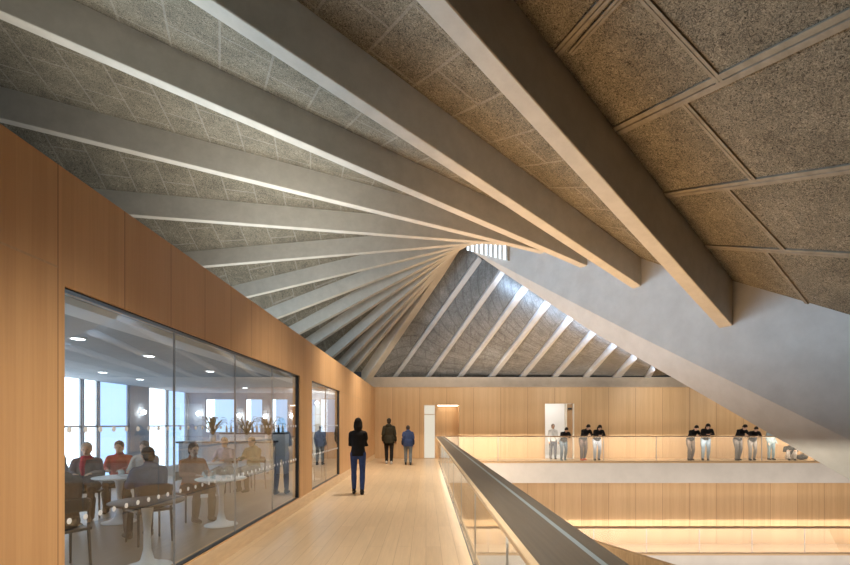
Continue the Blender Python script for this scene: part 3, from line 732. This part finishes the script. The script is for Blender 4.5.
bm = bmesh.new(); limb(bm, [(-.16, 0, .12), (0, 0, .14), (.16, 0, .12)], [(.11, .09), (.13, .11), (.10, .09)], 10, side=(0, 0, 1))
for v in bm.verts: v.co.z = max(v.co.z, .005)
bg = empty('bag', 'small dark bag lying on the balcony floor at the foot of the beam', 'bag', ((802-CX)*20.5/F, 20.5, 0))
link('bag_body', bm, cloth((.06, .055, .05), 'bag'), bg, True)
bm = bmesh.new(); tube(bm, [(-.1, 0, .2), (-.06, 0, .3), (.06, 0, .3), (.1, 0, .2)], [.012]*4, 6); link('strap', bm, cloth((.03, .03, .03), 'strap'), bg, True)

# ------------------------------------------------------------------ cafe furniture
def make_chair(loc, rz, label, src=None):
    if src is None:
        r = empty('cafe_chair', label, 'chair', loc, rz, 'dark chairs in the cafe')
        link('seat', boxes((-.22, .22, -.21, .22, .43, .46)), M['chair_black'], r)
        bm = bmesh.new(); tube(bm, [(-.22, -.17, .70), (-.15, -.23, .72), (0, -.25, .73), (.15, -.23, .72), (.22, -.17, .70)], [(.075, .014)]*5, 8, side=(0, 0, 1)); link('backrest', bm, M['chair_black'], r, True)
        for x, y in ((-.2, -.18), (.2, -.18)):
            bm = bmesh.new(); tube(bm, [(x*1.05, y-.03, 0), (x, y, .45), (x, y-.03, .74)], [.014, .017, .013], 8); link('leg', bm, M['chair_black'], r, True)
        for x, y in ((-.2, .19), (.2, .19)):
            bm = bmesh.new(); tube(bm, [(x*1.05, y+.02, 0), (x, y, .45)], [.013, .017], 8); link('leg', bm, M['chair_black'], r, True)
        return r
    r = src.copy(); COL.objects.link(r); r.location = loc; r.rotation_euler = (0, 0, rz); r['label'] = label
    for ch in src.children:
        c = ch.copy(); COL.objects.link(c); c.parent = r
    return r
def make_table(loc, label, rad=.38, src=None, topm='white'):
    if src is None:
        r = empty('tulip_table', label, 'table', loc, 0, 'round pedestal cafe tables')
        bm = bmesh.new(); lathe(bm, [(0, .715), (rad-.03, .715), (rad, .73), (rad, .74), (rad-.01, .745), (0, .745)], 32); link('table_top', bm, M['white'], r, True)
        bm = bmesh.new(); lathe(bm, [(0, 0), (.25, 0), (.25, .012), (.16, .03), (.07, .08), (.04, .2), (.035, .45), (.06, .66), (.12, .715), (0, .715)], 24); link('pedestal', bm, M['white'], r, True)
        return r
    r = src.copy(); COL.objects.link(r); r.location = loc; r['label'] = label
    for ch in src.children:
        c = ch.copy(); COL.objects.link(c); c.parent = r
        if topm != 'white' and ch.name.startswith('table_top'):
            c.data = c.data.copy(); c.data.materials[0] = M[topm]
    return r
t0 = make_table((-5.0, 7.5, 0), 'round white table in front of the seated group of four near the windows')
make_table((-3.25, 7.3, 0), 'round white table with glasses beside the person in orange brown', src=t0)
make_table((-3.12, 5.15, 0), 'round dark topped table nearest the corridor glass with flared white pedestal', src=t0, topm='chair_black')
make_table((-3.3, 13.3, 0), 'round dark topped table seen through the second narrower corridor window', src=t0, topm='chair_black')
make_table((-4.9, 10.2, 0), 'round white table in front of the cafe bar', src=t0)

gc = 'people seated in the cafe'
def sitter(label, x, y, rz, top, hair, legs=(.03, .03, .035), h=1.68, hs='short', scarf=None, coat=False, chair=True):
    person(label, 'sit', (x, y, 0), rz, top, legs, hair, h, hs, group=gc, vox=.014, scarf=scarf, coat=coat)
    return (x, y, rz)
# rz: facing +Y rotated; facing -Y/-X etc
seats = [
 sitter('grey haired person with bright red scarf seated at the cafe table', -5.85, 7.95, PI+.45, (.16, .12, .13), (.42, .34, .28), scarf=(.65, .03, .06)),
 sitter('person in red top seated between the red scarf wearer and the pale coat', -5.75, 8.65, PI+.35, (.45, .05, .04), (.10, .07, .06)),
 sitter('person in pale grey coat seated at the cafe table by the windows', -5.2, 8.55, PI+.1, (.52, .50, .47), (.16, .11, .08), coat=True),
 sitter('fair haired person in grey at the left end of the cafe group', -5.9, 7.2, PI+1.2, (.30, .30, .33), (.50, .40, .30)),
 sitter('dark haired person in blue seen from behind at the cafe window table', -3.75, 6.25, .9, (.06, .08, .16), DKHAIR, coat=True),
 sitter('person in orange brown jacket facing the round table with glasses', -3.95, 7.75, -2.2, (.32, .11, .05), (.07, .035, .02)),
 sitter('person in dark brown top with back to the glass, nearest in the cafe', -3.98, 5.0, 1.1, (.10, .075, .07), (.14, .11, .10), coat=True),
 sitter('person in lilac grey top on a chair before the bar', -4.75, 10.9, PI, (.30, .30, .38), (.10, .08, .07)),
 sitter('person in olive jacket seated with the back to the bar', -4.2, 11.2, PI-.3, (.17, .15, .07), (.09, .07, .05), coat=True),
]
cl = ['dark chair under the person with red scarf', 'dark chair under the person in red top', 'dark chair under the person in pale grey coat', 'dark chair at the left end of the cafe group', 'dark chair under the person in blue',
      'dark chair under the person in orange brown jacket', 'dark chair nearest the corridor glass', 'dark chair under the person in lilac grey', 'dark chair under the person in olive jacket']
ch0 = None
def off(x, y, rz, d): return (x - math.sin(rz)*d, y + math.cos(rz)*d, 0)
for (x, y, rz), lab in zip(seats, cl):
    c = make_chair(off(x, y, rz, .02), rz, lab, ch0)
    ch0 = ch0 or c
make_chair((-3.3, 12.55, 0), 0, 'empty dark chair near side of the table behind the narrower window', ch0)
make_chair((-3.35, 14.05, 0), PI, 'empty dark chair far side of the table behind the narrower window', ch0)

# bar with back counter
br = empty('bar_counter', 'long cafe bar with dark top and grey front at the end of the cafe', 'bar', (-5.6, 13.2, 0))
link('counter_body', boxes((-1.5, 1.1, 0, .6, 0, 1.05)), M['cafe_wall'], br)
link('counter_top', boxes((-1.55, 1.15, -.06, .66, 1.05, 1.10)), M['dark_metal'], br)
link('foot_rail', boxes((-1.5, 1.1, -.1, -.06, .18, .22), (-1.5, -1.46, -.1, 0, .18, .22), (1.06, 1.1, -.1, 0, .18, .22)), M['chrome'], br)
sh = empty('back_shelf', 'pale shelf unit with bottles standing behind the cafe bar', 'shelf', (-5.6, 14.9, 0))
link('shelf_board', boxes((-1.0, 1.1, -.2, .2, 1.27, 1.31)), M['dark_metal'], sh)
link('cabinet', boxes((-1.0, 1.1, -.2, .2, 0, 1.27)), M['white'], sh)
def bottle(x, y, z, m_, lab, hgt):
    bm = bmesh.new(); lathe(bm, [(0, 0), (.035, 0), (.037, .01), (.037, hgt*.6), (.013, hgt*.78), (.013, hgt), (0, hgt)], 10)
    o = link('bottle', bm, m_, None, True); o.location = (x, y, z); tag(o, lab, 'bottle', 'bottles on the cafe back shelf'); return o
for k in range(14):
    bottle(-6.45 + k*.14, 14.88, 1.31, M['bottle_dark'] if k in (2, 5, 6, 9, 12) else M['bottle_pale'], 'small bottle standing in the row on the shelf behind the cafe bar', .26 + .05*((k*7) % 3))
def plant(x, y, z, lab):
    r = empty('potted_plant', lab, 'plant', (x, y, z), 0, 'potted palms on the cafe bar')
    bm = bmesh.new(); lathe(bm, [(0, 0), (.07, 0), (.10, .18), (.09, .18), (.085, .15), (0, .15)], 14); link('pot', bm, M['white'], r, True)
    bm = bmesh.new(); rnd = random.Random(int(x*100))
    for k in range(26):
        a = rnd.uniform(0, 2*PI); L = rnd.uniform(.28, .52); up = rnd.uniform(.25, .6); d = V((math.cos(a), math.sin(a), 0)); sd_ = V((-d.y, d.x, 0))*rnd.uniform(.018, .03)
        pts = [V((0, 0, .15)) + d*L*t + V((0, 0, up*math.sin(t*2.2))) for t in (0, .3, .6, .85, 1.0)]
        pv = None
        for t, p in zip((.4, 1, 1, .6, .05), pts):
            q = [bm.verts.new(p - sd_*t), bm.verts.new(p + V((0, 0, .006))), bm.verts.new(p + sd_*t), bm.verts.new(p - V((0, 0, .004)))]
            if pv:
                for i in range(4): bm.faces.new((pv[i], pv[(i+1) % 4], q[(i+1) % 4], q[i]))
            pv = q
    link('leaves', bm, M['leaf'], r)
plant(-6.3, 13.6, 1.10, 'leafy potted palm at the left end of the cafe bar')
plant(-5.35, 13.75, 1.10, 'leafy potted palm in the middle of the cafe bar')
plant(-4.62, 13.5, 1.10, 'leafy potted palm at the right end of the cafe bar')
# glasses and cups on the round table
gb = None
for k, (x, y) in enumerate([(-3.36, 7.22), (-3.29, 7.12), (-3.40, 7.36), (-3.22, 7.32), (-3.47, 7.24)]):
    bm = bmesh.new(); lathe(bm, [(0, 0), (.028, 0), (.034, .13), (.031, .13), (.026, .006), (0, .006)], 12)
    o = link('drinking_glass', bm, M['drink_glass'], None, True); o.location = (x, y, .745); tag(o, 'clear drinking glass on the white table beside the person in orange brown', 'glass', 'glasses on the white table')
for (x, y, lab) in [(-3.12, 7.38, 'white plate on the table with the drinking glasses'), (-4.95, 7.55, 'white plate on the table of the seated group')]:
    bm = bmesh.new(); lathe(bm, [(0, 0), (.06, 0), (.11, .015), (.108, .02), (.055, .006), (0, .006)], 20)
    o = link('plate', bm, M['porcelain'], None, True); o.location = (x, y, .745); tag(o, lab, 'plate')
for (x, y, lab) in [(-5.12, 7.72, 'white cup on the group table near the red scarf'), (-4.85, 7.75, 'white cup on the group table near the pale coat')]:
    r = empty('cup', lab, 'cup', (x, y, .745), 0, 'white cups on the group table')
    bm = bmesh.new(); lathe(bm, [(0, 0), (.025, 0), (.04, .03), (.042, .075), (.038, .075), (.034, .03), (0, .008)], 14); link('cup_body', bm, M['porcelain'], r, True)
    bm = bmesh.new(); tube(bm, [(.038, 0, .06), (.06, 0, .06), (.062, 0, .03), (.038, 0, .025)], [.005]*4, 6); link('handle', bm, M['porcelain'], r, True)

# lamps in the cafe
def downlight(x, y, lab):
    r = empty('downlight', lab, 'ceiling light', (x, y, ZC), 0, 'recessed cafe downlights')
    bm = bmesh.new(); lathe(bm, [(0, -.012), (.085, -.012), (.10, -.004), (.10, 0), (0, 0)], 20); link('trim_ring', bm, M['white'], r, True)
    bm = bmesh.new(); lathe(bm, [(0, -.016), (.07, -.016), (.07, -.012), (0, -.012)], 20); link('lens', bm, M['downlight'], r, True)
def on_ceiling(px, py):
    y = (ZC - H) * F / (CY - py); return (px - CX) * y / F, y
for (px, py), lab in zip([(78, 338), (149, 355.5), (103, 372), (210, 371), (245, 387.5), (140, 379)],
    ['round downlight nearest in the grey cafe ceiling', 'second round downlight, to the right of the nearest one', 'round downlight far left near the cafe windows', 'round downlight right of centre above the orange brown jacket', 'round downlight over the cafe bar', 'round downlight deep in the cafe near the facade column']):
    downlight(*on_ceiling(px, py), lab)
def sconce(p, d, lab):
    r = empty('wall_lamp', lab, 'wall lamp', p, 0, 'round glowing cafe wall lamps')
    bm = bmesh.new(); ellipsoid(bm, V(d)*.11, (.06,)*3); link('globe', bm, M['bulb'], r, True)
    bm = bmesh.new(); tube(bm, [V((0, 0, 0)), V(d)*.05], [.05, .03], 12); link('wall_plate', bm, M['chrome'], r, True)
sconce((XC, 12.87, 1.93), (1, 0, 0), 'round glowing lamp on the grey facade column behind the seated group')
sconce((-7.62, YC, 1.95), (0, -1, 0), 'round glowing lamp in the far left corner of the cafe')
sconce((-6.25, YC, 1.88), (0, -1, 0), 'round glowing lamp on the end wall above the left palm')
sconce((-5.38, YC, 1.85), (0, -1, 0), 'round glowing lamp on the end wall above the bar middle')
sconce((-4.5, YC, 1.88), (0, -1, 0), 'round glowing lamp on the end wall above the right palm')
sconce((-3.65, YC, 2.3), (0, -1, 0), 'round glowing lamp seen at the top of the narrower window')

# ------------------------------------------------------------------ light
def area(name, loc, rot, sx, sy, power, color, spread=None):
    L = bpy.data.lights.new(name, 'AREA'); L.shape = 'RECTANGLE'; L.size = sx; L.size_y = sy; L.energy = power; L.color = color
    if spread: L.spread = spread
    o = bpy.data.objects.new(name, L); COL.objects.link(o); o.location = loc; o.rotation_euler = rot; return o
WARM = (1, .87, .72)
# LED strips under the handrails
area('handrail_led', (.475, 8.5, RT-.038), (0, math.radians(-85), 0), .012, 22.4, 1000, WARM)   # tilts down and to the left
area('balcony_led', (12.4, YE+.13, 1.028), (math.radians(68), 0, 0), 23, .012, 300, WARM)
area('gallery_led', (11, YE+.13, -2.907), (math.radians(68), 0, 0), 25.5, .012, 340, WARM)
# doorway lamps
area('niche_lamp', (1.0, YB+.55, 2.48), (0, 0, 0), .8, .5, 6, (1, .9, .75))
area('room_lamp', (6.1, YB+1.4, 2.85), (0, 0, 0), 2.2, 1.8, 36, (1, .97, .92))
def spot(name, loc, target, power, color, ang=100, rad=.3):
    L = bpy.data.lights.new(name, 'SPOT'); L.energy = power; L.color = color; L.spot_size = math.radians(ang); L.spot_blend = 1; L.shadow_soft_size = rad
    o = bpy.data.objects.new(name, L); COL.objects.link(o); o.location = loc
    o.rotation_euler = (V(target) - V(loc)).to_track_quat('-Z', 'Y').to_euler(); return o
# added fill spots above the walkway, with no fixtures among the ribs
for x, y, z, p in ((-.4, 2.2, 3.9, 640), (-.6, 6.5, 4.6, 440), (-.8, 11, 5.6, 1050), (-.8, 15.5, 5.6, 1150)):
    spot('walkway_fill_spot', (x, y, z), (x-.5, y+1.0, 0), p, (1, .89, .74))
# added unseen spots below the far slope to brighten the oak back wall
for x, y, z, p in ((-1.0, 17.6, 4.6, 260), (2.6, 17.8, 4.3, 260), (6.5, 18.2, 3.7, 230), (10.5, 18.6, 3.3, 210), (14.5, 18.6, 3.3, 210), (18.5, 18.6, 3.3, 210)):
    spot('wall_fill_spot', (x, y, z), (x, YB, 1.9), p, (1, .89, .74), 120, .3)
# added fills below the atrium, standing in for light off the lower floors
area('atrium_fill_up', (2.5, 12.3, -5.5), (PI, 0, 0), 3.6, 12, 500, (1, .62, .31), math.radians(75))
area('atrium_fill_back', (11, 15, -5.0), (math.radians(122), 0, 0), 22, 3, 560, (1, .92, .82), math.radians(120))
# added fill lights on the cafe roof, hidden behind the wall top
area('cafe_roof_fill', (-5.5, 9, 3.35), (PI, 0, 0), 5.0, 18, 275, (1, .96, .88), math.radians(80))
area('rib_fan_fill', (-3.4, 12.5, 3.35), (math.radians(150), 0, 0), 1.4, 8, 170, (1, .96, .88), math.radians(120))
pa = U(492, interp(L2, 492), Yface(492) + .25) + FN*.1 - V((0, 0, .55)); pb = U(690, interp(L2, 690), Yface(690) + .25) + FN*.1 - V((0, 0, .55))
rl = area('ridge_daylight', (pa + pb) / 2, (0, 0, 0), (pb - pa).length, .2, 65, (.56, .75, 1.0))
xa = (pb - pa).normalized(); za = -(FN + V((0, 0, .05))); za = (za - xa * za.dot(xa)).normalized(); ya = za.cross(xa)
rl.rotation_euler = Matrix((xa, ya, za)).transposed().to_euler()
area('cove_daylight', (-9.5, 9, 4.2), (0, math.radians(-100), 0), 1.6, 16, 560, (.55, .78, 1.0), math.radians(90))  # added cool fill from the left to tint the beam face
# cafe lamps
area('cafe_lamps', (-5.2, 8, ZC-.05), (0, 0, 0), 4, 10, 14, (.95, .97, 1.0))

w = bpy.data.worlds.new('World'); sc.world = w; w.use_nodes = True; nt = w.node_tree; nt.nodes.clear()
ow = nt.nodes.new('ShaderNodeOutputWorld'); bg_ = nt.nodes.new('ShaderNodeBackground'); tc = nt.nodes.new('ShaderNodeTexCoord'); sp = nt.nodes.new('ShaderNodeSeparateXYZ')
mr = nt.nodes.new('ShaderNodeMapRange'); mr.inputs['From Min'].default_value = -.4; mr.inputs['From Max'].default_value = .5
cr = nt.nodes.new('ShaderNodeValToRGB'); cr.color_ramp.elements[0].color = (.30, .22, .15, 1); cr.color_ramp.elements[1].color = (.42, .52, .68, 1)
nt.links.new(tc.outputs['Generated'], sp.inputs[0]); nt.links.new(sp.outputs['Z'], mr.inputs[0]); nt.links.new(mr.outputs[0], cr.inputs[0]); nt.links.new(cr.outputs[0], bg_.inputs[0]); nt.links.new(bg_.outputs[0], ow.inputs[0])
bg_.inputs[1].default_value = .06

# ------------------------------------------------------------------ camera and view
cd = bpy.data.cameras.new('camera'); cam = bpy.data.objects.new('camera', cd); COL.objects.link(cam)
cam.location = (0, 0, H); cam.rotation_euler = (PI/2, 0, 0)
cd.sensor_width = 36; cd.sensor_fit = 'HORIZONTAL'; cd.lens = 36 * F / 850
cd.shift_x = (425 - CX) / 850; cd.shift_y = (CY - 282.5) / 850
cd.clip_start = .05; cd.clip_end = 200
sc.camera = cam
sc.view_settings.view_transform = 'Standard'; sc.view_settings.look = 'None'; sc.view_settings.gamma = 1; sc.view_settings.use_curve_mapping = False
sc.view_settings.exposure = 0.06
sc.cycles.use_denoising = True
sc.cycles.max_bounces = 10; sc.cycles.transparent_max_bounces = 24; sc.cycles.glossy_bounces = 4; sc.cycles.diffuse_bounces = 5
sc.cycles.sample_clamp_indirect = 6
